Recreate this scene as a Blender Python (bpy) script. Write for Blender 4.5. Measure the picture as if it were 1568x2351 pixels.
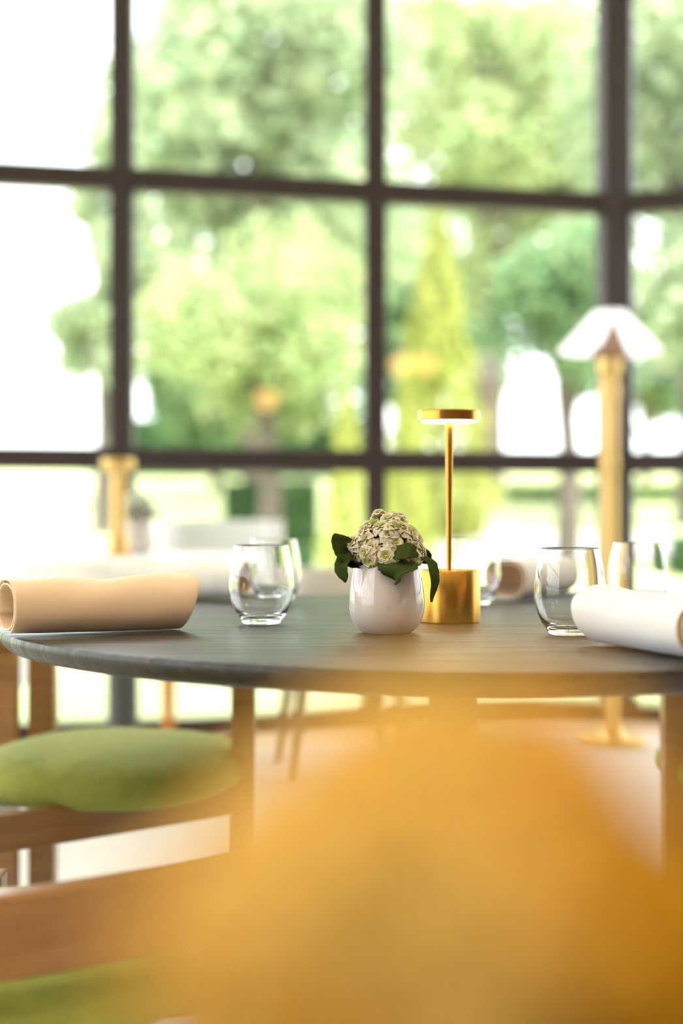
import bpy, bmesh, math, random
import numpy as np
from mathutils import Vector, Matrix
for o in list(bpy.data.objects): bpy.data.objects.remove(o)
S = bpy.context.scene
COL = S.collection
rnd = random.Random(7)
PI = math.pi

# ---------------------------------------------------------------- camera
cd = bpy.data.cameras.new('camera'); cam = bpy.data.objects.new('camera', cd); COL.objects.link(cam)
cam.location = (0, 0, 0.90); cam.rotation_euler = (PI/2, 0, 0)
cd.sensor_fit = 'HORIZONTAL'; cd.sensor_width = 24; cd.lens = 50
cd.clip_start = 0.02; cd.clip_end = 500
cd.dof.use_dof = True; cd.dof.focus_distance = 1.74; cd.dof.aperture_fstop = 1.8
S.camera = cam
# ---------------------------------------------------------------- world, sun, exposure
W = bpy.data.worlds.new('world'); S.world = W; W.use_nodes = True
bg = W.node_tree.nodes['Background']; bg.inputs[0].default_value = (0.94, 0.975, 1.0, 1); bg.inputs[1].default_value = 5.2
sd = bpy.data.lights.new('sun', 'SUN'); sd.energy = 9.5; sd.angle = math.radians(2); sd.color = (1, .95, .84)
sun = bpy.data.objects.new('sun', sd); COL.objects.link(sun)
sun.rotation_euler = Vector((-.55, .62, -1.05)).to_track_quat('-Z', 'Y').to_euler()
S.view_settings.view_transform = 'Standard'; S.view_settings.look = 'None'
S.view_settings.gamma = 1; S.view_settings.use_curve_mapping = False
S.view_settings.exposure = 0.0
WARM = (1.0, .76, .52)

# ---------------------------------------------------------------- materials
def mat(name, col, rough=.5, metal=0.0, var=None, bump=None, spec=.5, sheen=0, coat=0):
    """var=(colour2, scale xyz, detail); bump=(scale xyz, strength, distance)"""
    m = bpy.data.materials.new(name); m.use_nodes = True
    nt = m.node_tree; b = nt.nodes['Principled BSDF']
    b.inputs['Base Color'].default_value = (*col, 1); b.inputs['Roughness'].default_value = rough
    b.inputs['Metallic'].default_value = metal; b.inputs['Specular IOR Level'].default_value = spec
    if sheen: b.inputs['Sheen Weight'].default_value = sheen; b.inputs['Sheen Roughness'].default_value = .4
    if coat: b.inputs['Coat Weight'].default_value = coat; b.inputs['Coat Roughness'].default_value = .04
    def noise(scale, detail):
        tc = nt.nodes.new('ShaderNodeTexCoord'); mp = nt.nodes.new('ShaderNodeMapping')
        mp.inputs['Scale'].default_value = scale
        nt.links.new(tc.outputs['Object'], mp.inputs[0])
        n = nt.nodes.new('ShaderNodeTexNoise'); n.inputs['Scale'].default_value = 1; n.inputs['Detail'].default_value = detail
        nt.links.new(mp.outputs[0], n.inputs['Vector']); return n
    if var:
        n = noise(var[1], var[2]); r = nt.nodes.new('ShaderNodeValToRGB')
        r.color_ramp.elements[0].position = .32; r.color_ramp.elements[1].position = .68
        r.color_ramp.elements[0].color = (*col, 1); r.color_ramp.elements[1].color = (*var[0], 1)
        nt.links.new(n.outputs[0], r.inputs[0]); nt.links.new(r.outputs[0], b.inputs['Base Color'])
    if bump:
        n = noise(bump[0], 3); bp = nt.nodes.new('ShaderNodeBump')
        bp.inputs['Strength'].default_value = bump[1]; bp.inputs['Distance'].default_value = bump[2]
        nt.links.new(n.outputs[0], bp.inputs['Height']); nt.links.new(bp.outputs[0], b.inputs['Normal'])
    return m

def emis(name, col, st):
    m = bpy.data.materials.new(name); m.use_nodes = True; nt = m.node_tree
    nt.nodes.remove(nt.nodes['Principled BSDF']); e = nt.nodes.new('ShaderNodeEmission')
    e.inputs[0].default_value = (*col, 1); e.inputs[1].default_value = st
    nt.links.new(e.outputs[0], nt.nodes['Material Output'].inputs[0]); return m

def leafmat(name, cols, trans=.45, rough=.6):
    """leaf: diffuse + translucent, colour differs from leaf to leaf"""
    m = bpy.data.materials.new(name); m.use_nodes = True; nt = m.node_tree
    nt.nodes.remove(nt.nodes['Principled BSDF'])
    g = nt.nodes.new('ShaderNodeNewGeometry'); r = nt.nodes.new('ShaderNodeValToRGB')
    el = r.color_ramp.elements
    while len(el) < len(cols): el.new(.5)
    for i, c in enumerate(cols): el[i].position = i/(len(cols)-1); el[i].color = (*c, 1)
    nt.links.new(g.outputs['Random Per Island'], r.inputs[0])
    d = nt.nodes.new('ShaderNodeBsdfDiffuse'); t = nt.nodes.new('ShaderNodeBsdfTranslucent'); x = nt.nodes.new('ShaderNodeMixShader')
    nt.links.new(r.outputs[0], d.inputs[0]); nt.links.new(r.outputs[0], t.inputs[0])
    x.inputs[0].default_value = trans
    nt.links.new(d.outputs[0], x.inputs[1]); nt.links.new(t.outputs[0], x.inputs[2])
    nt.links.new(x.outputs[0], nt.nodes['Material Output'].inputs[0]); return m

def petalmat(name, c_out, c_in, trans=.35, vary=0.0, c_alt=None):
    """petals: colour runs from the centre of the flower (UV x = 0) to the rim (UV x = 1)"""
    m = bpy.data.materials.new(name); m.use_nodes = True; nt = m.node_tree
    nt.nodes.remove(nt.nodes['Principled BSDF'])
    uv = nt.nodes.new('ShaderNodeTexCoord'); sp = nt.nodes.new('ShaderNodeSeparateXYZ'); r = nt.nodes.new('ShaderNodeValToRGB')
    nt.links.new(uv.outputs['UV'], sp.inputs[0]); nt.links.new(sp.outputs[0], r.inputs[0])
    r.color_ramp.elements[0].color = (*c_in, 1); r.color_ramp.elements[1].color = (*c_out, 1); r.color_ramp.elements[1].position = .6
    out = r.outputs[0]
    if c_alt:
        oi = nt.nodes.new('ShaderNodeObjectInfo'); mx = nt.nodes.new('ShaderNodeMix'); mx.data_type = 'RGBA'
        nt.links.new(oi.outputs['Random'], mx.inputs['Factor']); nt.links.new(out, mx.inputs['A']); mx.inputs['B'].default_value = (*c_alt, 1)
        out = mx.outputs['Result']
    d = nt.nodes.new('ShaderNodeBsdfDiffuse'); t = nt.nodes.new('ShaderNodeBsdfTranslucent'); x = nt.nodes.new('ShaderNodeMixShader')
    nt.links.new(out, d.inputs[0]); nt.links.new(out, t.inputs[0]); x.inputs[0].default_value = trans
    nt.links.new(d.outputs[0], x.inputs[1]); nt.links.new(t.outputs[0], x.inputs[2])
    nt.links.new(x.outputs[0], nt.nodes['Material Output'].inputs[0]); return m

def panemat():
    m = bpy.data.materials.new('window_glass'); m.use_nodes = True; nt = m.node_tree
    nt.nodes.remove(nt.nodes['Principled BSDF'])
    lw = nt.nodes.new('ShaderNodeLayerWeight'); lw.inputs[0].default_value = .5
    pw = nt.nodes.new('ShaderNodeMath'); pw.operation = 'POWER'; pw.inputs[1].default_value = 5
    ma = nt.nodes.new('ShaderNodeMath'); ma.operation = 'MULTIPLY_ADD'; ma.inputs[1].default_value = .9; ma.inputs[2].default_value = .045
    nt.links.new(lw.outputs['Facing'], pw.inputs[0]); nt.links.new(pw.outputs[0], ma.inputs[0])
    t = nt.nodes.new('ShaderNodeBsdfTransparent'); t.inputs[0].default_value = (.98, .995, .985, 1)
    g = nt.nodes.new('ShaderNodeBsdfGlossy'); g.inputs['Roughness'].default_value = 0.0
    x = nt.nodes.new('ShaderNodeMixShader')
    nt.links.new(ma.outputs[0], x.inputs[0]); nt.links.new(t.outputs[0], x.inputs[1]); nt.links.new(g.outputs[0], x.inputs[2])
    nt.links.new(x.outputs[0], nt.nodes['Material Output'].inputs[0]); return m

def clothmat(name, c1, c2, thread=.0017, bump=.4):
    """woven cloth: UV in metres, diagonal twill relief"""
    m = bpy.data.materials.new(name); m.use_nodes = True; nt = m.node_tree; b = nt.nodes['Principled BSDF']
    b.inputs['Roughness'].default_value = .85; b.inputs['Specular IOR Level'].default_value = .2
    b.inputs['Sheen Weight'].default_value = .25
    tc = nt.nodes.new('ShaderNodeTexCoord')
    outs = []
    for ang in (.6, -.95):
        mp = nt.nodes.new('ShaderNodeMapping'); mp.inputs['Rotation'].default_value = (0, 0, ang)
        wv = nt.nodes.new('ShaderNodeTexWave'); wv.inputs['Scale'].default_value = .314/thread
        nt.links.new(tc.outputs['UV'], mp.inputs[0]); nt.links.new(mp.outputs[0], wv.inputs['Vector']); outs.append(wv.outputs['Fac'])
    mu = nt.nodes.new('ShaderNodeMath'); mu.operation = 'MULTIPLY'
    nt.links.new(outs[0], mu.inputs[0]); nt.links.new(outs[1], mu.inputs[1])
    r = nt.nodes.new('ShaderNodeMix'); r.data_type = 'RGBA'; r.inputs['A'].default_value = (*c1, 1); r.inputs['B'].default_value = (*c2, 1)
    nt.links.new(mu.outputs[0], r.inputs['Factor']); nt.links.new(r.outputs['Result'], b.inputs['Base Color'])
    bp = nt.nodes.new('ShaderNodeBump'); bp.inputs['Strength'].default_value = bump; bp.inputs['Distance'].default_value = .0006
    nt.links.new(mu.outputs[0], bp.inputs['Height']); nt.links.new(bp.outputs[0], b.inputs['Normal'])
    return m

def glassmat():
    m = bpy.data.materials.new('clear_glass'); m.use_nodes = True; nt = m.node_tree
    nt.nodes.remove(nt.nodes['Principled BSDF'])
    g = nt.nodes.new('ShaderNodeBsdfGlass'); g.inputs['IOR'].default_value = 1.45; g.inputs['Roughness'].default_value = 0
    nt.links.new(g.outputs[0], nt.nodes['Material Output'].inputs[0]); return m

M = dict(
    frame=mat('bronze_frame', (.034, .020, .023), .5, .0),
    pane=panemat(),
    ceil=mat('ceiling_plaster', (.80, .77, .72), .9),
    wall=mat('walnut_wall_panel', (.17, .105, .07), .6, var=((.13, .08, .05), (3, 3, .5), 4)),
    carpet=mat('pale_carpet', (.75, .735, .73), .95, var=((.67, .655, .65), (26, 26, 26), 3), bump=((900, 900, 900), .5, .004), spec=.1),
    plank=mat('pale_oak_plank', (.62, .48, .34), .45, var=((.52, .39, .26), (4, 40, 4), 3)),
    table=mat('dark_stained_oak', (.014, .011, .011), .34, var=((.036, .029, .027), (7, 170, 7), 5), bump=((9, 330, 9), .55, .0013)),
    oak=mat('oiled_oak', (.32, .16, .048), .22, var=((.25, .115, .032), (6, 6, 60), 4)),
    green=mat('green_velvet', (.30, .335, .085), .95, var=((.26, .295, .068), (40, 40, 40), 2), sheen=.15, spec=.05),
    brass=mat('brushed_brass', (.57, .305, .06), .27, 1.0, var=((.51, .265, .05), (400, 400, 4), 2)),
    satin=mat('satin_brass', (.72, .48, .19), .34, .9),
    shade=emis('lit_lamp_shade', (1, .985, .95), 2.0),
    led=emis('lamp_diffuser', (1, .83, .55), 26),
    ceramic=mat('white_glazed_ceramic', (.66, .59, .60), .12, coat=.6),
    soil=mat('dark_soil', (.03, .022, .015), .95, bump=((300, 300, 300), .8, .003)),
    glass=glassmat(),
    nap_warm_lit=clothmat('warm_lit_cotton', (.80, .60, .43), (.86, .68, .52)),  # white cloth with the warm room light put into its colour
    nap_white=clothmat('white_cotton', (.78, .765, .80), (.84, .83, .86)),  # white cloth; the lilac cast is window daylight put into the colour
    roll_inside=mat('warm_roll_shading', (.62, .38, .22), .9),  # warm shading inside a roll as a plain colour, not a lining
    linen=mat('white_linen', (.86, .86, .87), .85, spec=.2),
    whiteup=mat('white_upholstery', (.84, .84, .85), .85),
    paleup=mat('pale_upholstery', (.74, .70, .68), .85),
    steel=mat('dark_grey_steel', (.10, .095, .09), .35, .3),
    amber=mat('amber_lacquer', (.74, .25, .004), .45),
    darkleg=mat('dark_brown_leg', (.085, .055, .03), .45),
    black=mat('black_ink', (.02, .02, .02), .6),
    cord=mat('black_cord', (.02, .02, .02), .6),
    globe=emis('pendant_globe_glow', (1, .50, .16), 13),
    bark=mat('tree_bark', (.13, .105, .09), .95, var=((.08, .065, .055), (8, 8, 2), 4)),
    lawn=mat('lawn_grass', (.40, .46, .21), .95, var=((.52, .55, .31), (.35, .5, .35), 4), spec=.1),
    gravel=mat('pale_gravel', (.52, .50, .50), .95, var=((.44, .42, .42), (9, 9, 9), 3)),
    leaf=leafmat('kalanchoe_leaf', [(.035, .048, .014), (.052, .075, .02), (.042, .06, .018)], .14),
    stemm=mat('green_stem', (.16, .26, .04), .6),
    bud=mat('yellow_green_bud', (.45, .52, .10), .6),
    pet_white=petalmat('cream_petals', (.84, .78, .66), (.56, .62, .16), .30),
    pet_yellow=petalmat('yellow_petals', (.93, .74, .29), (.90, .66, .18), .38, c_alt=(.88, .58, .11)),
    pet_gold=petalmat('golden_petals', (.84, .52, .07), (.78, .44, .04), .33, c_alt=(.74, .45, .03)),
    pet_snow=petalmat('white_petals', (.93, .93, .91), (.74, .80, .55), .55),
    tree_a=leafmat('leaf_mid_green', [(.30, .42, .26), (.44, .54, .36), (.60, .63, .42), (.38, .50, .34)], .5),
    tree_b=leafmat('leaf_yellow_green', [(.29, .41, .19), (.43, .53, .27), (.60, .60, .36), (.36, .48, .25)], .5),
    tree_c=leafmat('leaf_deep_green', [(.15, .28, .15), (.24, .38, .20), (.36, .46, .25), (.20, .33, .19)], .45),
    thuja=leafmat('thuja_gold_green', [(.36, .42, .10), (.48, .52, .15), (.58, .58, .20), (.42, .48, .13)], .4),
    hedge=leafmat('hedge_green', [(.06, .13, .06), (.10, .19, .085), (.09, .17, .07)], .3),
)

def vary_rough(m, scale, lo, hi):
    nt = m.node_tree; tc = nt.nodes.new('ShaderNodeTexCoord'); mp = nt.nodes.new('ShaderNodeMapping'); mp.inputs['Scale'].default_value = scale
    n = nt.nodes.new('ShaderNodeTexNoise'); n.inputs['Scale'].default_value = 1; n.inputs['Detail'].default_value = 4
    mr = nt.nodes.new('ShaderNodeMapRange'); mr.inputs['From Min'].default_value = .35; mr.inputs['From Max'].default_value = .65
    mr.inputs['To Min'].default_value = lo; mr.inputs['To Max'].default_value = hi
    nt.links.new(tc.outputs['Object'], mp.inputs[0]); nt.links.new(mp.outputs[0], n.inputs['Vector']); nt.links.new(n.outputs[0], mr.inputs['Value'])
    nt.links.new(mr.outputs[0], nt.nodes['Principled BSDF'].inputs['Roughness'])
vary_rough(M['table'], (5, 240, 5), .24, .52)

# ---------------------------------------------------------------- mesh helpers
def link(name, me, m=None, parent=None, loc=None):
    o = bpy.data.objects.new(name, me); COL.objects.link(o)
    if m is not None and me is not None and not me.materials: me.materials.append(m)
    if parent is not None: o.parent = parent
    if loc is not None: o.location = loc
    return o
def tag(o, label=None, cat=None, group=None, kind=None):
    if label: o['label'] = label
    if cat: o['category'] = cat
    if group: o['group'] = group
    if kind: o['kind'] = kind
    return o
def empty(name, loc, label, cat, group=None, rz=0):
    o = bpy.data.objects.new(name, None); COL.objects.link(o); o.location = loc; o.rotation_euler = (0, 0, rz)
    o.empty_display_size = .05
    return tag(o, label, cat, group)
def mesh(name, v, f, smooth=True, uv=None):
    me = bpy.data.meshes.new(name); me.from_pydata([tuple(p) for p in v], [], f)
    if smooth: me.polygons.foreach_set('use_smooth', [True]*len(me.polygons))
    if uv is not None:
        l = me.uv_layers.new(name='UVMap')
        for lp in me.loops: l.data[lp.index].uv = uv[lp.vertex_index]
    me.update(); return me
def lathe(name, prof, n=48, cap=False):
    """profile of (r, z); r = 0 ends close"""
    v = []; f = []; rings = []
    for r, z in prof:
        if r <= 1e-6: rings.append([len(v)]); v.append((0, 0, z))
        else:
            rings.append(list(range(len(v), len(v)+n)))
            v += [(r*math.cos(2*PI*i/n), r*math.sin(2*PI*i/n), z) for i in range(n)]
    for a, b in zip(rings, rings[1:]):
        for i in range(n):
            j = (i+1) % n
            if len(a) == 1 and len(b) == 1: continue
            if len(a) == 1: f.append((a[0], b[j], b[i]))
            elif len(b) == 1: f.append((a[i], a[j], b[0]))
            else: f.append((a[i], a[j], b[j], b[i]))
    me = mesh(name, v, f); return sharp(me)
def sharp(me, ang=35):
    bm = bmesh.new(); bm.from_mesh(me); bmesh.ops.recalc_face_normals(bm, faces=bm.faces)
    for e in bm.edges:
        if len(e.link_faces) == 2 and e.calc_face_angle(0) > math.radians(ang): e.smooth = False
    bm.to_mesh(me); bm.free(); return me
def box(name, p0, p1, bev=.003, mtx=None):
    bm = bmesh.new(); bmesh.ops.create_cube(bm, size=1)
    c = [(a+b)/2 for a, b in zip(p0, p1)]; s = [abs(b-a) for a, b in zip(p0, p1)]
    for v in bm.verts: v.co = Vector([v.co[i]*s[i]+c[i] for i in range(3)])
    if bev: bmesh.ops.bevel(bm, geom=bm.edges[:], offset=min(bev, min(s)*.45), segments=2, affect='EDGES', profile=.6)
    if mtx is not None: bmesh.ops.transform(bm, matrix=mtx, verts=bm.verts)
    me = bpy.data.meshes.new(name); bm.to_mesh(me); bm.free(); return me
def frame_mtx(a, b, up=Vector((0, 0, 1))):
    """x axis from a to b"""
    a, b = Vector(a), Vector(b); x = (b-a).normalized(); y = up.cross(x)
    if y.length < 1e-4: y = Vector((0, 1, 0))
    y.normalize(); z = x.cross(y)
    m = Matrix((x, y, z)).transposed().to_4x4(); m.translation = a; return m
def bar(name, a, b, w, h, bev=.003):
    """box section bar along a..b, width w across, h up, axis centred"""
    L = (Vector(b)-Vector(a)).length
    return box(name, (0, -w/2, -h/2), (L, w/2, h/2), bev, frame_mtx(a, b))
def tube(name, pts, rad, n=12, cap=True):
    pts = [Vector(p) for p in pts]; v = []; f = []
    if not hasattr(rad, '__len__'): rad = [rad]*len(pts)
    prev = None
    for i, p in enumerate(pts):
        t = (pts[min(i+1, len(pts)-1)]-pts[max(i-1, 0)]).normalized()
        if prev is None: u = t.orthogonal().normalized()
        else: u = (prev - t*prev.dot(t)).normalized()
        prev = u; w = t.cross(u)
        for k in range(n):
            a = 2*PI*k/n; v.append(p+(u*math.cos(a)+w*math.sin(a))*rad[i])
    for i in range(len(pts)-1):
        for k in range(n):
            a = i*n+k; b = i*n+(k+1) % n; f.append((a, b, b+n, a+n))
    if cap: f.append(tuple(range(n))[::-1]); f.append(tuple(range((len(pts)-1)*n, len(pts)*n)))
    return sharp(mesh(name, v, f), 50)
def catmull(pts, k=8):
    P = [Vector(p) for p in pts]; P = [P[0]*2-P[1]]+P+[P[-1]*2-P[-2]]; out = []
    for i in range(1, len(P)-2):
        for j in range(k):
            t = j/k; a, b, c, d = P[i-1], P[i], P[i+1], P[i+2]
            out.append(.5*((2*b)+(c-a)*t+(2*a-5*b+4*c-d)*t*t+(3*b-a-3*c+d)*t**3))
    out.append(P[-2]); return out
def band(name, pts, z0, z1, th, lean=0.0):
    """curved upright wooden band following a plan curve"""
    P = catmull([(x, y, 0) for x, y in pts]); v = []; f = []; n = 8
    for i, p in enumerate(P):
        t = (P[min(i+1, len(P)-1)]-P[max(i-1, 0)]).normalized(); nn = Vector((-t.y, t.x, 0)); e = .004; h = th/2
        for a, z in ((h-e, z0), (h, z0+e), (h, z1-e), (h-e, z1), (-h+e, z1), (-h, z1-e), (-h, z0+e), (-h+e, z0)):
            v.append(p+nn*(a+lean*(z-z0))+Vector((0, 0, z)))
    for i in range(len(P)-1):
        for k in range(n):
            a = i*n+k; b = i*n+(k+1) % n; f.append((a, b, b+n, a+n))
    f.append(tuple(range(n))[::-1]); f.append(tuple(range((len(P)-1)*n, len(P)*n)))
    return sharp(mesh(name, v, f), 30)
def cushion(name, cx, cy, z0, h, rx, ry, rot=0, pw=2.6):
    n = 56; prof = [(0, .0), (.80, .0), (.92, .05), (.985, .18), (1.0, .34), (.985, .50), (.94, .66), (.86, .79), (.74, .885), (.58, .945), (.38, .985), (.18, 1.0), (0, 1.0)]
    v = []; f = []; rings = []
    for r, z in prof:
        if r == 0: rings.append([len(v)]); v.append((cx, cy, z0+z*h)); continue
        ring = []
        for i in range(n):
            a = 2*PI*i/n; c, s = math.cos(a), math.sin(a)
            k = (abs(c)**pw+abs(s)**pw)**(-1/pw); x, y = rx*r*c*k, ry*r*s*k
            ring.append(len(v)); v.append((cx+x*math.cos(rot)-y*math.sin(rot), cy+x*math.sin(rot)+y*math.cos(rot), z0+z*h))
        rings.append(ring)
    for a, b in zip(rings, rings[1:]):
        for i in range(n):
            j = (i+1) % n
            if len(a) == 1: f.append((a[0], b[j], b[i]))
            elif len(b) == 1: f.append((a[i], a[j], b[0]))
            else: f.append((a[i], a[j], b[j], b[i]))
    me = mesh(name, v, f); bm = bmesh.new(); bm.from_mesh(me); bmesh.ops.recalc_face_normals(bm, faces=bm.faces); bm.to_mesh(me); bm.free(); return me
def shift(me, d):
    me.transform(Matrix.Translation(-Vector(d))); return me

# ---------------------------------------------------------------- the room
CN = Vector((1.20, 6.24, 0)); H1, H2, H3 = 1.115, 2.245, 3.37; CEIL = 3.46
def uv2(a): return Vector((math.cos(math.radians(a)), math.sin(math.radians(a)), 0))
uA, uB = uv2(12.7), uv2(-18)
A0 = CN - uA*4.34; Z1 = A0 - uv2(42.7)*3.24; B1 = CN + uB*3.24; D1 = B1 + uv2(-48)*3.24
YB = -4.2
poly = [Z1, A0, CN, B1, D1, Vector((D1.x, YB, 0)), Vector((Z1.x, YB, 0))]
def prism(name, pts, z0, z1):
    n = len(pts); v = [(p.x, p.y, z0) for p in pts]+[(p.x, p.y, z1) for p in pts]
    f = [tuple(range(n)), tuple(range(n, 2*n))[::-1]]+[(i, i+n, (i+1) % n+n, (i+1) % n) for i in range(n)]
    me = mesh(name, v, f, False); bm = bmesh.new(); bm.from_mesh(me); bmesh.ops.recalc_face_normals(bm, faces=bm.faces); bm.to_mesh(me); bm.free(); return me
def grow(pts, d):
    c = sum(pts, Vector())/len(pts); return [p+(p-c).normalized()*d for p in pts]
tag(link('floor', prism('floor', grow(poly, .1), -.08, -.012), M['plank']), 'pale oak floor of the dining room', None, None, 'structure')
cin = [Z1+Vector((.5, -.4, 0)), A0+Vector((.18, -.47, 0)), CN+Vector((-.02, -.50, 0)), B1+Vector((-.2, -.50, 0)), D1+Vector((-.5, -.3, 0)), Vector((D1.x-.1, YB+.1, 0)), Vector((Z1.x+.1, YB+.1, 0))]
tag(link('carpet', prism('carpet', cin, -.012, 0), M['carpet']), 'pale beige woven carpet covering the room floor short of the windows', 'carpet')
tag(link('ceiling', prism('ceiling', grow(poly, .25), CEIL, CEIL+.12), M['ceil']), 'white plaster ceiling', None, None, 'structure')
def wall(name, a, b, m):
    d = (b-a).normalized(); nn = Vector((-d.y, d.x, 0))*.06
    tag(link(name, prism(name, [a+nn, b+nn, b-nn, a-nn], -.012, CEIL), m), 'dark walnut panelled wall', None, None, 'structure')
wall('wall_right', D1, Vector((D1.x, YB, 0)), M['wall']); 
wall('wall_back', Vector((Z1.x, YB, 0)), Vector((D1.x, YB, 0)), M['wall'])

FW = .094   # face width of glazing bars
def window(idx, a, b, cuts, label):
    """glazed wall from a to b: mullions at the given distances from b"""
    d = (b-a).normalized(); L = (b-a).length; nn = Vector((-d.y, d.x, 0))
    root = bpy.data.objects.new('window_%d' % idx, None); COL.objects.link(root); root.location = a
    tag(root, label, None, None, 'structure')
    def at(s, z): return d*s+Vector((0, 0, z))
    ss = sorted([L-c for c in cuts])
    for s in ss: link('mullion', bar('mullion', at(s, -.012), at(s, CEIL), .09, FW, .006), M['frame'], root)
    edges = [0]+ss+[L]
    for z, h in ((.018, .066), (H1, FW), (H2, FW), (H3, FW+.06)):
        link('transom', bar('transom', at(.02, z), at(L-.02, z), .08, h, .006), M['frame'], root)
    zz = [.03, H1, H2, H3]
    for s0, s1 in zip(edges, edges[1:]):
        for z0, z1 in zip(zz, zz[1:]):
            me = box('pane', (s0, -.004, z0), (s1, .004, z1), 0, frame_mtx((0, 0, 0), d))
            link('pane', me, M['pane'], root)
            # slim glazing bead round the pane
        link('glazing_bead', bar('glazing_bead', at(s0+FW/2, .05)-nn*.03, at(s1-FW/2, .05)-nn*.03, .02, .02, .003), M['frame'], root)
window(1, A0, CN, [1.083, 2.14, 3.21], 'tall glazed wall of three rows of panes in dark bronze bars')
window(2, CN, B1, [1.08, 2.16], 'glazed wall right of the corner post in dark bronze bars')
window(3, Z1, A0, [1.08, 2.16], 'glazed wall at the far left of the bay')
window(4, B1, D1, [1.08, 2.16], 'glazed wall at the far right of the bay')
window(5, Vector((Z1.x, YB, 0)), Z1, [1.2, 2.4, 3.6, 4.8, 6.0], 'glazed wall along the left of the room')
for i, p in enumerate((Z1, A0, CN, B1, D1)):
    me = lathe('trim', [(0, -.012), (.085, -.012), (.085, CEIL), (0, CEIL)], 8)
    tag(link('trim_%d' % (i+1), me, M['frame'], None, p), 'dark bronze corner post between two glazed walls', None, None, 'structure')

# ceiling downlights (their sparks show in the glasses and the glazed pot)
dl_ring = lathe('trim_ring', [(.05, -.001), (.05, -.012), (.075, -.012), (.08, -.006), (.08, 0)], 32)
dl_lens = lathe('lens', [(0, .0), (.05, .0)], 24)
dl_m = emis('downlight_lens', (1, .72, .42), 3)
spots = [(-2.2, -1.6), (-.6, -1.6), (1.0, -1.6), (2.6, -1.6), (-2.2, .4), (-.6, .1), (1.0, .1), (2.6, .4), (-2.2, 2.6), (2.8, 2.6), (-.4, -3.2), (1.4, -3.2)]
for i, (x, y) in enumerate(spots):
    r = empty('ceiling_downlight', (x, y, CEIL), 'small round recessed downlight in the white ceiling', 'ceiling light', 'recessed downlights in the ceiling')
    link('trim_ring', dl_ring, M['ceil'], r); link('lens', dl_lens, dl_m, r, (0, 0, -.004))
    l = bpy.data.lights.new('downlight_beam', 'AREA'); l.shape = 'DISK'; l.size = .11; l.energy = 14; l.spread = math.radians(125); l.color = WARM
    lo = bpy.data.objects.new('downlight_beam', l); COL.objects.link(lo); lo.parent = r; lo.location = (0, 0, -.015)

# globe pendants over the far end of the room: the window mirrors them
def pendant(px, py, L2, label):
    d = Vector(((px-784)/3267, 1, (1175-py)/3267)); n = Vector((uA.y, -uA.x, 0))
    t = (CN.dot(n))/d.dot(n); hit = d*t; r = d-2*d.dot(n)*n
    p = hit+r*L2+Vector((0, 0, .9))
    e = empty('pendant_lamp', (p.x, p.y, CEIL), label, 'pendant lamp', 'globe pendants behind the photographer')
    dz = CEIL-p.z
    link('ceiling_rose', lathe('ceiling_rose', [(0, -.03), (.045, -.03), (.05, -.025), (.05, 0)], 24), M['satin'], e)
    link('cord', tube('cord', [(0, 0, -.03), (0, 0, -dz+.11)], .003, 6), M['cord'], e)
    link('collar', lathe('collar', [(0, -dz+.13), (.02, -dz+.13), (.03, -dz+.085), (0, -dz+.085)], 20), M['satin'], e)
    prof = [(0.11*math.sin(PI*i/14), -dz-.11*math.cos(PI*i/14)) for i in range(15)]
    prof[0] = (0, prof[0][1]); prof[-1] = (0, prof[-1][1])
    link('globe', lathe('globe', prof, 28), M['globe'], e)
pendant(612, 917, 8.0, 'glowing amber glass globe pendant, lowest of the three')
pendant(920, 838, 7.6, 'glowing amber glass globe pendant, left of the pair')
pendant(975, 836, 7.6, 'glowing amber glass globe pendant, right of the pair')

# ---------------------------------------------------------------- outdoors
GX = [0, 8, 14, 20, 28, 35, 45, 60, 140]; GZ = [-.06, -.06, .10, .45, 1.05, 1.65, 2.3, 3.05, 4.2]
def gz(y): return float(np.interp(y, GX, GZ))
ys = [-30, 0, 6, 8, 9.5, 11, 12.5, 14, 16, 18, 20, 22, 25, 28, 31, 35, 40, 45, 52, 60, 75, 100, 140]
def strip(name, x0, x1, ys, dz, nx=10):
    v = [(x0+(x1-x0)*i/nx, y, gz(y)+dz+ .05*math.sin(i*1.3+y*.4)*(1 if y > 10 else 0)*(dz == 0)) for y in ys for i in range(nx+1)]
    f = [(r*(nx+1)+i, r*(nx+1)+i+1, (r+1)*(nx+1)+i+1, (r+1)*(nx+1)+i) for r in range(len(ys)-1) for i in range(nx)]
    return mesh(name, v, f)
tag(link('lawn', strip('lawn', -70, 70, ys, 0, 40), M['lawn']), 'bright green lawn rising away from the windows', None, None, 'structure')
tag(link('gravel_path', strip('gravel_path', .9, 12, [17.2, 18, 19, 20, 20.6], .09, 14), M['gravel']), 'pale grey gravel path crossing the lawn', None, None, 'structure')

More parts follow.
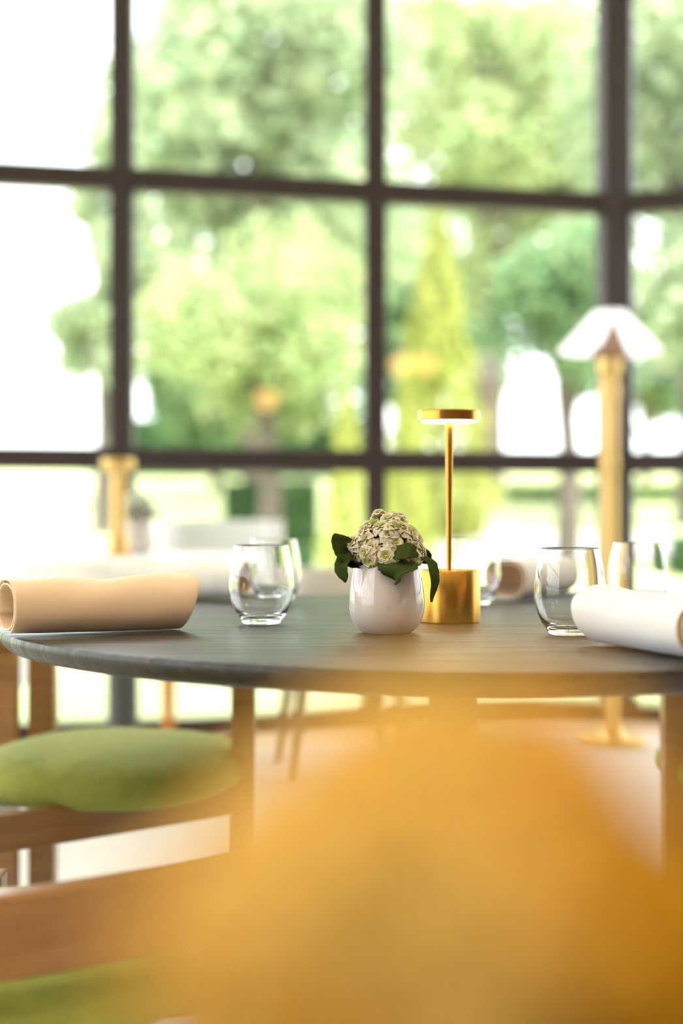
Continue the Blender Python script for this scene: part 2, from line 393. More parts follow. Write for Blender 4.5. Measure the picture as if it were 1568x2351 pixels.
def leafcloud(name, pts, size, flat=.5, seed=0, aspect=.6):
    """one mesh of many leaf sprays: folded diamonds, four vertices each"""
    rg = np.random.default_rng(seed); n = len(pts)
    a = rg.normal(size=(n, 3)); a[:, 2] *= flat; a /= np.linalg.norm(a, axis=1)[:, None]
    b = rg.normal(size=(n, 3)); b -= a*np.sum(a*b, 1)[:, None]; b /= np.linalg.norm(b, axis=1)[:, None]
    c = np.cross(a, b); s = size*(.6+.8*rg.random(n))[:, None]
    V = np.stack([pts-a*s*.5, pts+b*s*aspect*.5+c*s*.12, pts+a*s*.5, pts-b*s*aspect*.5+c*s*.12], 1).reshape(-1, 3)
    me = bpy.data.meshes.new(name); me.vertices.add(4*n); me.vertices.foreach_set('co', V.astype(np.float32).ravel())
    me.loops.add(4*n); me.loops.foreach_set('vertex_index', np.arange(4*n, dtype=np.int32))
    me.polygons.add(n); me.polygons.foreach_set('loop_start', np.arange(0, 4*n, 4, dtype=np.int32))
    try: me.polygons.foreach_set('loop_total', np.full(n, 4, dtype=np.int32))
    except Exception: pass
    me.update(calc_edges=True); return me
def tree(name, label, x, y, crown, n, size, m, seed, nb=26, group='trees on the lawn outside', br=.36):
    """crown = (cz, rx, ry, rz) height of centre above eye level of the ground and radii"""
    rg = np.random.default_rng(seed); g = gz(y); cz, rx, ry, rz = crown
    root = empty(name, (x, y, g), label, 'tree', group)
    B = rg.normal(size=(nb, 3)); B /= np.linalg.norm(B, axis=1)[:, None]; B *= (rg.random(nb)**.4*.82)[:, None]
    B = B*np.array([rx, ry, rz])+np.array([0, 0, cz-g]); R = br*min(rx, rz)*(.7+.7*rg.random(nb))
    k = rg.choice(nb, n, p=R**2/np.sum(R**2)); D = rg.normal(size=(n, 3)); D /= np.linalg.norm(D, axis=1)[:, None]
    P = B[k]+D*(R[k]*(rg.random(n)**.45))[:, None]
    P = P[P[:, 2] > .12]
    tag(link('foliage', leafcloud('foliage', P, size, seed=seed), m, root), None, None, None, 'stuff')
    top = cz-g+rz*.3; r0 = .035*top+.05
    link('trunk', tube('trunk', catmull([(0, 0, -.15), (.05, .03, top*.35), (-.06, 0, top*.7), (.03, 0, top)], 3), list(np.linspace(r0, r0*.3, 10)), 9), M['bark'], root)
    for q in range(6):
        b = B[q]; h = max(.3, min(b[2]*.6, top*.75))
        link('branch', tube('branch', [(0, 0, h), (b[0]*.5, b[1]*.5, (h+b[2])/2+.1), tuple(b)], [r0*.4, r0*.28, r0*.1], 6), M['bark'], root)
    return root
def P2(px, py, d): return (px-784)/3267*d, .9+(1175-py)/3267*d
def crown_at(px, py, d, wpx, hpx):
    x, z = P2(px, py, d); return x, (z, wpx/2/3267*d, wpx/2/3267*d, hpx/2/3267*d)
def T(name, label, px, py, d, wpx, hpx, n, size, m, seed, **k):
    x, c = crown_at(px, py, d, wpx, hpx); return tree(name, label, x, d, c, n, size, m, seed, **k)
T('broadleaf_tree', 'tall spreading tree with mid green leaves behind the left centre panes', 590, 330, 24, 860, 1250, 11000, .30, M['tree_a'], 11, nb=40, br=.30)
T('broadleaf_tree', 'bushy yellow green tree with low crown behind the centre pane', 610, 730, 17, 560, 560, 7000, .17, M['tree_b'], 12, nb=30)
T('broadleaf_tree', 'tall airy tree with sky showing through, right of the centre bar', 1120, 270, 33, 760, 1100, 8500, .37, M['tree_b'], 13, nb=36, br=.30)
T('broadleaf_tree', 'deep green tree behind the glowing floor lamp shade', 1300, 700, 17.2, 380, 440, 4200, .165, M['tree_c'], 14, nb=26)
T('broadleaf_tree', 'broad tree at the right edge beyond the corner post', 1590, 380, 23, 660, 1250, 12500, .28, M['tree_a'], 15, nb=48)
T('broadleaf_tree', 'slender pale tree at the open sky edge behind the left pane', 238, 600, 21, 340, 720, 5200, .19, M['tree_a'], 16, nb=18)
T('broadleaf_tree', 'deep green low tree filling the lower centre pane', 490, 900, 31, 560, 250, 5000, .26, M['tree_c'], 17, nb=26)
T('broadleaf_tree', 'dark tree behind the tall golden conifer', 960, 690, 43, 520, 640, 5200, .40, M['tree_c'], 18, nb=26)
T('broadleaf_tree', 'far tree closing the view beyond the right panes', 1480, 860, 33, 420, 230, 2600, .26, M['tree_c'], 19, nb=16)

def conifer(label, px, apex, d, wpx, n, size, seed):
    x, zt = P2(px, apex, d); g = gz(d); h = zt-g; r = wpx/2/3267*d
    root = empty('conical_conifer', (x, d, g), label, 'conifer', 'golden conifers on the lawn')
    rg = np.random.default_rng(seed); t = rg.random(n)**1.35; a = rg.random(n)*2*PI
    lump = 1+.16*np.sin(a*5+t*17)+.10*np.sin(a*3-t*31)
    rr = r*np.minimum(1, (1-t)**.75*1.08)*np.minimum(1, .75+t*2)*lump*(.55+.45*rg.random(n)**.4)
    P = np.stack([rr*np.cos(a), rr*np.sin(a), .05+t*(h-.05)], 1)
    tag(link('foliage', leafcloud('foliage', P, size, flat=2.5, seed=seed, aspect=.4), M['thuja'], root), None, None, None, 'stuff')
    link('trunk', tube('trunk', [(0, 0, -.1), (0, 0, h*.9)], [.05*h/4+.02, .008], 8), M['bark'], root)
conifer('tall golden green conical conifer behind the brass table lamp', 1005, 490, 20, 250, 6000, .15, 31)
conifer('short slim golden conifer left of the centre bar', 795, 880, 13, 130, 2400, .08, 32)
conifer('small golden conifer low behind the lamp stem', 930, 930, 17, 150, 2000, .10, 33)

def hedge(label, x0, x1, y0, y1, h, n, size, seed, m=None):
    g = gz((y0+y1)/2); root = empty('clipped_hedge', ((x0+x1)/2, (y0+y1)/2, g), label, 'hedge', 'clipped hedges')
    rg = np.random.default_rng(seed); hx, hy = (x1-x0)/2, (y1-y0)/2
    P = (rg.random((n, 3))*2-1); k = rg.integers(0, 3, n); P[np.arange(n), k] = np.sign(P[np.arange(n), k])*(.9+.1*rg.random(n))
    P = P*np.array([hx, hy, h/2])+np.array([0, 0, h/2]); P[:, 2] = np.maximum(P[:, 2], .02)
    tag(link('foliage', leafcloud('foliage', P, size, seed=seed), m or M['hedge'], root), None, None, None, 'stuff')
    link('woody_core', box('woody_core', (-hx*.86, -hy*.86, -.1), (hx*.86, hy*.86, h*.9), .02), M['hedge'], root)
hedge('dark green clipped hedge block above the white dining table', -1.45, -.32, 17.6, 18.6, .93, 3500, .10, 41)
hedge('long dark hedge under the trees at the back of the lawn', -6.4, .9, 37.5, 39, 1.5, 4200, .28, 42)
hedge('low green hedge line across the lawn at right', 3.2, 9.5, 27.5, 28.2, .42, 2500, .16, 43, M['tree_b'])
hedge('low dark hedge behind the right hand glass', 3.6, 7.6, 15.0, 15.8, .45, 2400, .10, 44)
hedge('low hedge beside the slim conifer', -.62, -.28, 14.2, 14.7, .42, 900, .07, 45)

# ---------------------------------------------------------------- dark round tables
TC = Vector((.189, 1.995, 0)); TR = .652
top_me = lathe('tabletop', [(0, .722), (TR-.028, .722), (TR-.012, .7255), (TR-.004, .732), (TR, .741), (TR, .7455), (TR-.0015, .749), (TR-.005, .75), (0, .75)], 160)
col_me = lathe('column', [(0, .02), (.034, .02), (.034, .722), (0, .722)], 40)
foot_me = lathe('foot_plate', [(0, 0), (.235, 0), (.24, .004), (.24, .010), (.232, .014), (.05, .024), (0, .024)], 64)
spider_me = lathe('mounting_plate', [(0, .708), (.16, .708), (.165, .722), (0, .722)], 40)
def round_table(c, label, dx=0):
    r = empty('round_table', c, label, 'table', 'dark round tables')
    link('tabletop', top_me, M['table'], r); link('column', col_me, M['oak'], r, (dx, 0, 0))
    link('foot_plate', foot_me, M['oak'], r, (dx, 0, 0)); link('mounting_plate', spider_me, M['oak'], r, (dx, 0, 0)); return r
round_table(TC, 'dark stained round oak table laid with five glasses and rolled napkins', -.033)
round_table(Vector((.06, -.29, 0)), 'dark stained round oak table close to the camera under the yellow flowers')

# ---------------------------------------------------------------- oak armchairs with green seats
def armchair(mx, label):
    """plan points; mx mirrors the chair across the table axis"""
    def X(p): return (.408-p[0], p[1]) if mx else p
    A, D, B, E, C = X((-.170, 2.48)), X((-.575, 2.155)), X((-.583, 2.78)), X((-.205, 3.02)), X((-.634, 2.70))
    if mx: E = (.72, 3.02)
    o = Vector((X((-.40, 2.55))[0], 2.55, 0))
    r = empty('oak_armchair', o, label, 'chair', 'oak armchairs with green seats')
    L = lambda p, z: Vector((p[0], p[1], z))-o
    for p, w in ((A, .0205), (D, .021), (B, .0255), (E, .019)): link('leg', box('leg', L(p, 0)-Vector((w, .021, 0)), L(p, .68)+Vector((w, .021, 0)), .004), M['oak'], r)
    link('back_post', box('back_post', L(C, .36)-Vector((.019, .022, 0)), L(C, .66)+Vector((.019, .022, 0)), .004), M['oak'], r)
    link('back_post', box('back_post', L(C, .0)-Vector((.019, .022, 0)), L(C, .37)+Vector((.019, .022, 0)), .004), M['oak'], r)
    for p, q in ((A, D), (D, B), (B, E), (E, A)): link('seat_rail', bar('seat_rail', L(p, .405), L(q, .405), .024, .058), M['oak'], r)
    pts = [A, D, (X((-.635, 2.30))), C, X((-.63, 2.64)), B, E]
    link('back_band', band('back_band', [(p[0]-o.x, p[1]-o.y) for p in (D, (X((-.645, 2.45))), C, B)], .645, .708, .03), M['oak'], r)
    for p, q in ((D, A), (B, E)): link('arm', bar('arm', L(p, .694), L(q, .694), .045, .026, .008), M['oak'], r)
    cx = X((-.402, 2.50))[0]
    link('seat_cushion', shift(cushion('seat_cushion', cx, 2.50, .420, .082, .236, .255, (-.25 if not mx else .25)), o), M['green'], r)
armchair(False, 'oak armchair with plump green velvet seat at the left of the table')
armchair(True, 'oak armchair with green seat cut off by the right edge of the photo')
o = Vector((-.40, 1.55, 0)); r = empty('oak_armchair', o, 'low oak chair with curved back band nearest the bottom left corner', 'chair', 'oak armchairs with green seats')
nb = [(-.66, 1.36), (-.57, 1.27), (-.44, 1.232), (-.31, 1.258), (-.2, 1.325), (-.098, 1.415), (-.01, 1.53), (.03, 1.63)]
link('back_band', band('back_band', [(x-o.x, y-o.y) for x, y in nb], .487, .563, .030), M['oak'], r)
for x, y, z in ((-.56, 1.275, .50), (.02, 1.60, .50), (-.47, 1.90, .42), (-.70, 1.62, .42)):
    link('leg', box('leg', (x-o.x-.02, y-o.y-.02, 0), (x-o.x+.02, y-o.y+.02, z), .004), M['oak'], r)
for p in ((-.56, 1.275), (.02, 1.60), (-.47, 1.90), (-.70, 1.62)):
    link('seat_rail', bar('seat_rail', (0, -.075, .378), (p[0]-o.x, p[1]-o.y, .378), .035, .04), M['oak'], r)
link('seat_cushion', shift(cushion('seat_cushion', -.40, 1.475, .40, .07, .24, .235, .4), o), M['green'], r)

# ---------------------------------------------------------------- stemless glasses
outer = [(.0262, .0036), (.033, .013), (.039, .026), (.0425, .040), (.0435, .052), (.0428, .066), (.0408, .082), (.0378, .098), (.0363, .1056)]
inner = [(.0353, .1056), (.0368, .098), (.0398, .082), (.0418, .066), (.0424, .052), (.0413, .040), (.0376, .027), (.0308, .0160), (.022, .0112), (.012, .0098)]
dn = lambda q: [(p.x, p.y) for p in catmull([(a, b, 0) for a, b in q], 5)]
gp = [(0, 0), (.012, 0), (.021, 0), (.0228, .0003), (.0242, .0010), (.0252, .0020)]+dn(outer)+[(.0361, .1060), (.0358, .1062), (.0355, .1060)]+dn(inner)+[(.006, .0094), (0, .0093)]
g_me = lathe('glass', gp, 72)
for e in g_me.edges: e.use_edge_sharp = False
def glass(px, d, label):
    o = link('stemless_glass', g_me, M['glass'], None, ((px-784)/3267*d, d, .7502)); return tag(o, label, 'glass', 'stemless glasses on the dark table')
glass(600, 1.905, 'clear stemless glass between the warm tinted napkin and the flower pot')
glass(630, 2.32, 'clear stemless glass half hidden behind the front left glass')
glass(1308, 1.735, 'clear stemless glass standing just behind the end of the lilac tinted white napkin')
glass(1465, 2.06, 'clear stemless glass behind the napkin at the right edge')
glass(1088, 2.31, 'clear stemless glass behind the brass lamp base')

# ---------------------------------------------------------------- rolled napkins
def napkin(c, rz, L, a, b, label, m, lo0=0.0, lo1=0.0, tuck0=0.0, tuck1=0.0, turns=1.75, seed=0, flare=0.0, th=.0021, lean=0):
    """spiral roll of cloth along local x, resting on z = 0"""
    nS, nT = 64, 110; v = []; uv = []; f = []; rg = random.Random(seed)
    ph = rg.random()*6
    for i in range(nS+1):
        s = i/nS
        for j in range(nT+1):
            t = j/nT; ang = -PI*.62-2*PI*turns*t
            k = 1-.23*t-(.10*max(0, t-.6))            # winds inwards
            sc = 1+flare*(s-.5)+.022*math.exp(-((s-.845)/.011)**2)-.012*math.exp(-((s-.90)/.04)**2)+.018*math.sin(s*5+ph+ang)
            y = a*k*sc*math.copysign(abs(math.cos(ang))**.86, math.cos(ang)); z = b*k*sc*math.copysign(abs(math.sin(ang))**.86, math.sin(ang))
            up = (z/b+1)/2
            x = (s-.5)*L
            e0 = max(0, 1-s*4); e1 = max(0, 1-(1-s)*4)
            x += e0*(lo0*up+tuck0*(1-up)) + e1*(lo1*up-tuck1*(1-up))
            z2 = z+b
            if z2 < .10*b: z2 = .10*b*.2+z2*.8
            z2 += -.0035*math.sin(s*PI)*up+.0016*math.sin(s*13+ang*2+ph)*up
            v.append((x, y+lean*z2, max(.0008+.0022*t, z2))); uv.append((s*L, t*turns*2*PI*(a+b)/2*.85))
    for i in range(nS):
        for j in range(nT):
            p = i*(nT+1)+j; f.append((p, p+1, p+nT+2, p+nT+1))
    me = mesh('napkin', v, f, True, uv)
    o = link('rolled_napkin', me, m, None, c); o.rotation_euler = (0, 0, rz)
    md = o.modifiers.new('cloth', 'SOLIDIFY'); md.thickness = th; md.offset = 0
    if m is M['nap_white']: me.materials.clear(); me.materials.append(M['nap_warm_lit']); me.materials.append(M['nap_white']); md.material_offset = 1  # inner faces coloured tan for the warm shading inside the roll
    tag(o, label, 'napkin', 'rolled napkins on the dark table'); return o
Z = .7512
napkin((-.306, 1.778, Z), math.radians(28), .228, .046, .0355, 'white rolled napkin tinted tan for warm light, at the left edge of the dark table', M['nap_warm_lit'], 0, .012, 0, .012, seed=1, flare=.08)
napkin((.340, 1.535, Z), math.radians(-68), .205, .046, .0325, 'white rolled napkin tinted lilac for daylight, lying across the right edge of the photo', M['nap_white'], -.012, 0, .02, 0, seed=2, flare=.02)
napkin((-.272, 2.46, Z), math.radians(-22), .235, .043, .034, 'white rolled napkin seen through the front left glass', M['nap_white'], 0, 0, 0, .01, seed=3)
napkin((.338, 2.50, Z), math.radians(52), .19, .043, .035, 'white rolled napkin with open end toward the lamp, behind the table lamp', M['nap_white'], 0, 0, .0, .01, seed=4)

# ---------------------------------------------------------------- potted kalanchoes
pot_prof = [(0, .0006), (.027, .0006), (.0285, 0), (.030, .0008), (.0345, .0036), (.0395, .0090), (.0432, .0155), (.0456, .023), (.0468, .031), (.0470, .039), (.0464, .048), (.0452, .057), (.0436, .067), (.0418, .077), (.0408, .0825), (.0405, .0842), (.0398, .0849), (.0390, .0851), (.0383, .0847), (.0380, .0838),
            (.0385, .080), (.041, .068), (.043, .055), (.042, .038), (.036, .018), (0, .012)]
pot_me = lathe('pot', pot_prof, 72)
for e in pot_me.edges: e.use_edge_sharp = False
soil_me = lathe('soil', [(0, .074), (.02, .0755), (.0385, .073)], 28)
def rosette(seed, R=.0105):
    rg = random.Random(seed); v = []; f = []; uv = []
    layers = [(1.0, 7, .18, .0), (.90, 7, .50, .0006), (.74, 6, .85, .0011), (.56, 5, 1.15, .0014), (.38, 4, 1.4, .0016)]
    for li, (s, n, tilt, z0) in enumerate(layers):
        for k in range(n):
            a = 2*PI*(k+li*.43+rg.uniform(-.08, .08))/n; tl = tilt+rg.uniform(-.12, .12); Ln = R*s*rg.uniform(.9, 1.08); w = Ln*(.50 if li < 3 else .55)
            ca, sa = math.cos(a), math.sin(a); b0 = len(v)
            for i in range(6):
                t = i/5; wd = w*1.08*math.sin(PI*(.13+.79*t))**.62*(1 if i < 5 else .62)
                curl = tl-.60*t*t*(.5 if li > 2 else 1)
                rr = .0009+Ln*t*math.cos(tl*.9*(1-.35*t)); zz = z0+Ln*t*math.sin(curl)
                for j in (-1, -.5, 0, .5, 1):
                    r2 = rr-(.0010*abs(j)**2*t); y = j*wd; z = zz+abs(j)**1.6*wd*.24
                    v.append((r2*ca-y*sa, r2*sa+y*ca, z)); uv.append((min(1, t*s+.02), j*.5+.5))
            for i in range(5):
                for j in range(4):
                    p = b0+i*5+j; f.append((p, p+1, p+6, p+5))
    return mesh('flower', v, f, True, uv)
FL = [rosette(s) for s in (1, 2, 3)]
CT = lathe('flower_centre', [(0, .0042), (.0010, .0040), (.0016, .003), (.0014, .001)], 8)
BUD = lathe('bud', [(0, 0), (.0018, .001), (.0026, .0035), (.0018, .0065), (0, .0085)], 8)
def leaf(mid, width, up, scal=5, fold=.25):
    """scalloped kalanchoe leaf along a midrib"""
    P = catmull(mid, 11); n = len(P)-1; v = []; f = []; m = 5
    side0 = None
    for i, p in enumerate(P):
        t = i/n; tn = (P[min(i+1, n)]-P[max(i-1, 0)]).normalized(); sd = tn.cross(Vector(up))
        if sd.length < .05: sd = side0 or Vector((1, 0, 0))
        sd.normalize(); side0 = sd; nn = sd.cross(tn)
        w = width/2*(math.sin(PI*min(1, .13+t*.87)**1.15))**.62*(1+.035*math.cos(t*scal*2*PI*1.6))
        if i == 0: w = width*.10
        if i == n: w = width*.05
        for j in range(-m, m+1):
            q = j/m; v.append(p+sd*w*q+nn*(abs(q)**1.3*w*fold+.0006*math.sin(t*22+q*3)))
    k = 2*m+1
    for i in range(n):
        for j in range(2*m):
            a = i*k+j; f.append((a, a+1, a+k+1, a+k))
    return mesh('leaf', v, f)
def plant(loc, label, petals, leaves, nf, sc=1.0, seed=0, dome=(.0475, .0475, .052), zc=.098, lo=-.30, rz=0, fs=1.0, buds=10, kmin=.86, alt=None, spread=0.0):
    r = empty('potted_kalanchoe', loc, label, 'potted plant', 'potted kalanchoes', rz); r.scale = (sc,)*3
    link('pot', pot_me, M['ceramic'], r); link('soil', soil_me, M['soil'], r)
    rg = random.Random(seed); rx, ry, rz_ = dome; ga = PI*(3-math.sqrt(5))
    stv, stf = [], []
    for i in range(nf+buds):
        isb = i >= nf
        u = (i+.5)/nf if not isb else rg.random()
        zz = 1-(1-lo)*u; a = ga*i+rg.uniform(-.25, .25) if not isb else rg.uniform(0, 2*PI)
        q = math.sqrt(max(0, 1-zz*zz)); n0 = Vector((q*math.cos(a), q*math.sin(a), zz))
        k = rg.uniform(kmin, 1.03) if not isb else rg.uniform(.95, 1.02)
        p = Vector((n0.x*rx, n0.y*ry, zc+n0.z*rz_))*1; p = Vector((p.x*k, p.y*k, zc+(p.z-zc)*k))
        p.x *= 1+spread*max(0, .5-zz)
        nrm = (n0+Vector((rg.uniform(-.3, .3), rg.uniform(-.3, .3), rg.uniform(-.1, .35)))).normalized()
        o = link('bud' if isb else 'flower', BUD if isb else FL[i % 3], None, r, p-nrm*(.004 if not isb else .006))
        o.rotation_euler = (nrm.to_track_quat('Z', 'Y').to_matrix() @ Matrix.Rotation(rg.uniform(0, 6), 3, 'Z')).to_euler()
        o.scale = (rg.uniform(.86, 1.14)*fs,)*3
        if isb:
            if not BUD.materials: BUD.materials.append(M['bud'])
        else:
            if not o.data.materials: o.data.materials.append(petals)
            o.material_slots[0].link = 'OBJECT'; o.material_slots[0].material = alt if alt and (p.x > .018 and p.z < .132) else petals
            if i < 60: link('flower_centre', CT, M['bud'], o)
        # flower stalk
        base = Vector((p.x*.25, p.y*.25, .076)); tip = p-nrm*.005; b0 = len(stv); tn = (tip-base).normalized(); s1 = tn.orthogonal().normalized(); s2 = tn.cross(s1)
        for c in (base, (base+tip)/2+Vector((p.x*.12, p.y*.12, 0)), tip):
            for kk in range(4): stv.append(c+(s1*math.cos(kk*PI/2)+s2*math.sin(kk*PI/2))*.0011)
        for h in range(2):
            for kk in range(4): stf.append((b0+h*4+kk, b0+h*4+(kk+1) % 4, b0+h*4+4+(kk+1) % 4, b0+h*4+4+kk))
    tag(link('flower_stalks', mesh('flower_stalks', stv, stf), M['stemm'], r), None, None, None, 'stuff')
    for mid, w, up, fold in leaves: 
        lo_ = link('leaf', leaf(mid, w, up, fold=fold), M['leaf'], r); s = lo_.modifiers.new('t', 'SOLIDIFY'); s.thickness = .0008
    for q in range(9):           # leaves inside the ball of flowers
        a = q*2*PI/9+.3; c, s_ = math.cos(a), math.sin(a)
        link('leaf', leaf([(c*.008, s_*.008, .078), (c*.022, s_*.022, .100), (c*.036, s_*.036, .112+.006*(q % 3))], .03, (c, s_, .6), fold=.2), M['leaf'], r)
    return r
main_leaves = [
    ([(.012, -.018, .088), (.012, -.040, .0905), (.011, -.058, .082), (.009, -.066, .0635)], .050, (0, .3, 1), -.10),      # over the front rim
    ([(.032, -.012, .088), (.046, -.022, .091), (.055, -.030, .074), (.0535, -.032, .040)], .022, (.7, -.5, .4), .35),       # hanging right
    ([(-.026, -.010, .088), (-.046, -.014, .094), (-.058, -.018, .108), (-.066, -.020, .1225)], .032, (.35, -.9, .3), .55),   # rising left
    ([(-.028, -.016, .087), (-.046, -.024, .092), (-.055, -.03, .083), (-.051, -.032, .064)], .022, (-.5, -.6, .6), .4),      # drooping left
    ([(.004, -.040, .098), (.016, -.050, .103), (.028, -.052, .104), (.037, -.046, .098)], .024, (0, -.8, .6), -.1),          # across the flowers
    ([(-.010, .020, .088), (-.03, .045, .092), (-.045, .055, .080)], .034, (0, .5, 1), .2),
    ([(.020, .020, .088), (.04, .04, .094), (.055, .05, .084)], .034, (0, .5, 1), .2)]
plant(((888-784)/3267*1.765, 1.765, .7502), 'white glazed round pot of cream kalanchoe flowers beside the brass lamp', M['pet_white'], main_leaves, 46, 1.0, 5, fs=1.22, kmin=.78, buds=16)
fl = [([(.03, .0, .088), (.055, .0, .092), (.075, -.005, .07)], .034, (0, 0, 1), .2), ([(0, .03, .088), (.0, .052, .092), (.0, .072, .078)], .036, (0, 0, 1), .2)]
plant((.0175, .236, .7502), 'yellow kalanchoe in a white pot, blurred right in front of the camera', M['pet_yellow'], fl, 84, .8, 9, dome=(.053, .056, .0525), zc=.101, lo=-.6, fs=1.3, buds=4, alt=M['pet_gold'], spread=.32)
fl3 = [([(.02, -.02, .088), (.045, -.03, .094), (.066, -.035, .086)], .038, (0, -.3, 1), .2), ([(-.02, -.02, .088), (-.045, -.03, .098), (-.062, -.035, .094)], .038, (0, -.3, 1), .2), ([(0, -.03, .09), (.004, -.05, .10), (.006, -.064, .10)], .036, (0, -.3, 1), .2)]
plant((-.70, 4.86, .7565), 'white kalanchoe in a pot on the white clothed table', M['pet_snow'], fl3, 46, 1.38, 13, dome=(.044, .044, .055), zc=.10)

# ---------------------------------------------------------------- brass table lamp
lx, ly = (1031-784)/3267*1.94, 1.94
r = empty('table_lamp', (lx, ly, .7502), 'brushed brass cordless table lamp with lit disc head, on the dark table', 'table lamp')
link('base', lathe('base', [(0, 0), (.041, 0), (.0425, .0015), (.0425, .070), (.0415, .0715), (0, .0715)], 72), M['brass'], r)
link('stem', lathe('stem', [(0, .0715), (.0036, .0715), (.0040, .12), (.0056, .268), (.0056, .275), (0, .275)], 28), M['brass'], r)
hd = link('head', lathe('head', [(.0385, .2735), (.0405, .2735), (.0422, .2745), (.0422, .2862), (.0412, .2875), (0, .2875)], 72), M['brass'], r)
link('diffuser', lathe('diffuser', [(0.006, .2728), (.0388, .2732), (.0388, .276), (.006, .276)], 60), M['led'], hd)
for k in range(5):     # small upright dark mark on the base
    zc = .0125+k*.0026; w = (.0011, .0014, .0010, .0014, .0012)[k]; a0 = math.radians(-56)
    v = []
    for z in (zc-.0009, zc+.0009):
        for q in (-1, 1): v.append((.0427*math.cos(a0+q*w/.0427), .0427*math.sin(a0+q*w/.0427), z))
    v += [(x*.99, y*.99, z) for x, y, z in v]
    tag(link('printed_mark', mesh('printed_mark', v, [(0, 1, 3, 2), (4, 6, 7, 5), (0, 4, 5, 1), (2, 3, 7, 6), (0, 2, 6, 4), (1, 5, 7, 3)], False), M['black'], r))

# ---------------------------------------------------------------- floor lamp
fx, fy = (1400-784)/3267*5.48, 5.48
r = empty('floor_lamp', (fx, fy, 0), 'tall brass floor lamp with glowing white cone shade beside the corner post', 'floor lamp')
link('base', lathe('base', [(0, 0), (.125, 0), (.131, .006), (.131, .016), (.122, .026), (.07, .034), (.045, .045), (.036, .07), (0, .07)], 60), M['satin'], r)
link('pole', lathe('pole', [(0, .06), (.031, .06), (.031, 1.42), (0, 1.42)], 36), M['satin'], r)
link('collar', lathe('collar', [(.031, 1.055), (.036, 1.06), (.036, 1.11), (.031, 1.115)], 36), M['satin'], r)
link('collar', lathe('collar', [(.031, 1.33), (.036, 1.335), (.036, 1.39), (.031, 1.395)], 36), M['satin'], r)
link('cup', lathe('cup', [(0, 1.40), (.03, 1.41), (.042, 1.44), (.046, 1.475), (.040, 1.515), (.034, 1.53), (0, 1.53)], 36), M['satin'], r)
link('inner_cone', lathe('inner_cone', [(.075, 1.50), (.05, 1.56), (.012, 1.655), (0, 1.66)], 36), mat('tan_reflector', (.26, .155, .09), .7), r)
v = []; f = []; nA, nZ = 48, 6; z0, z1, r0, r1 = 1.520, 1.672, .198, .060
for i in range(nZ+1):
    t = i/nZ; gap = math.radians(20)*(1-t)**.9+math.radians(2)
    for k in range(nA+1):
        a = -PI/2+gap+(2*PI-2*gap)*k/nA; rr = r0+(r1-r0)*t; v.append((rr*math.cos(a), rr*math.sin(a), z0+(z1-z0)*t))
for i in range(nZ):
    for k in range(nA): p = i*(nA+1)+k; f.append((p, p+1, p+nA+2, p+nA+1))
o = link('shade', mesh('shade', v, f), M['shade'], r); md = o.modifiers.new('t', 'SOLIDIFY'); md.thickness = .003

# ---------------------------------------------------------------- white table by the window
wc = Vector((-.73, 4.75, 0)); wr = .48
r = empty('pedestal_table', wc, 'round pedestal table on a grey steel column under the white cloth', 'table')
link('tabletop', lathe('tabletop', [(0, .725), (wr-.005, .725), (wr, .73), (wr, .745), (wr-.005, .75), (0, .75)], 64), M['whiteup'], r)
link('column', lathe('column', [(0, .02), (.052, .02), (.052, .725), (0, .725)], 32), M['steel'], r)
link('foot_plate', lathe('foot_plate', [(0, 0), (.22, 0), (.225, .008), (.06, .022), (0, .022)], 48), M['steel'], r)
nT, nR = 144, 36; v = []; f = []; half = .715; ca = math.radians(-36)
for i in range(nR+1):
    for k in range(nT):
        th = 2*PI*k/nT; q = (th-ca+PI/4); Rm = half/max(abs(math.cos(q)), abs(math.sin(q)))
        t = Rm*i/nR; e = .012; fold = .022*math.sin(th*14)+.012*math.sin(th*23+1)
        if t < wr: x, z = t, .7535
        else:
            dd = t-wr; x = wr+e*min(1, dd/.02)+min(dd, .4)*(.10+fold*1.8); z = .7535-max(0, dd-.008)*.985
        v.append((x*math.cos(th), x*math.sin(th), z))
for i in range(nR):
    for k in range(nT): f.append((i*nT+k, i*nT+(k+1) % nT, (i+1)*nT+(k+1) % nT, (i+1)*nT+k))
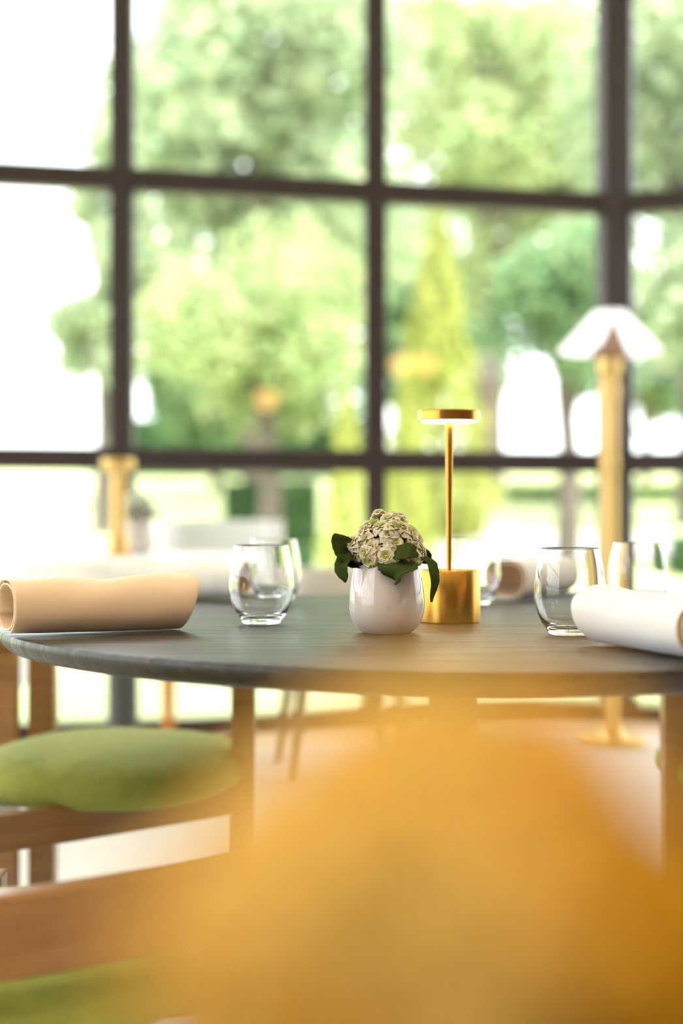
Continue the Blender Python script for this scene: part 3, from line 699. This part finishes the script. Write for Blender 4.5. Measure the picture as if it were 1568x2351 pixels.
o = link('tablecloth', mesh('tablecloth', v, f), M['linen'], None, wc); md = o.modifiers.new('t', 'SOLIDIFY'); md.thickness = .0015
tag(o, 'white tablecloth with hanging corners on the table by the window', 'tablecloth')
# brass lamp with flared head standing on it
bx, by = (271-784)/3267*4.62, 4.62
r = empty('brass_lamp', (bx, by, .7552), 'brass lamp with flared flat head on the white clothed table', 'table lamp')
link('base', lathe('base', [(0, 0), (.036, 0), (.037, .003), (.037, .055), (.030, .07), (0, .07)], 32), M['satin'], r)
link('stem', lathe('stem', [(0, .06), (.0235, .06), (.0235, .27), (0, .27)], 28), M['satin'], r)
link('head', lathe('head', [(.0235, .265), (.035, .275), (.052, .285), (.056, .292), (.056, .312), (.050, .318), (0, .318)], 36), M['satin'], r)
# white chair on amber legs behind it
o = Vector((-.46, 5.47, 0)); r = empty('white_chair', o, 'white upholstered chair with amber legs behind the white table', 'chair')
for x, y in ((-.188, -.16), (.108, -.16), (-.218, .14), (.086, .14)):
    link('leg', lathe('leg', [(0, 0), (.017, 0), (.026, .40), (0, .40)], 16), M['amber'], r, (x, y, 0))
link('seat', cushion('seat', 0, 0, .40, .07, .215, .20, 0, 4), M['whiteup'], r)
bk = [( -.21, .02), (-.205, .14), (-.12, .205), (0, .215), (.12, .205), (.205, .14), (.21, .02)]
link('backrest', band('backrest', bk, .44, .868, .045), M['whiteup'], r)
# pale low chair on thin dark legs in the middle
o = Vector((.01, 4.92, 0)); r = empty('low_lounge_chair', o, 'pale low chair on thin splayed dark legs beyond the dark table', 'chair')
for fxx, fyy in ((-.215, 5.03), (-.15, 4.64), (.16, 5.20), (.232, 4.88)):
    p = Vector((fxx, fyy, .006))-o; q = Vector((p.x*.80, p.y*.80, .42))
    link('leg', tube('leg', [p, q], [.013, .024], 12), M['darkleg'], r)
link('seat', cushion('seat', 0, 0, .405, .075, .225, .20, .25, 3.2), M['paleup'], r)
link('backrest', band('backrest', [(-.20, -.02), (-.16, .13), (-.02, .205), (.12, .17), (.19, .04)], .44, .70, .04), M['paleup'], r)
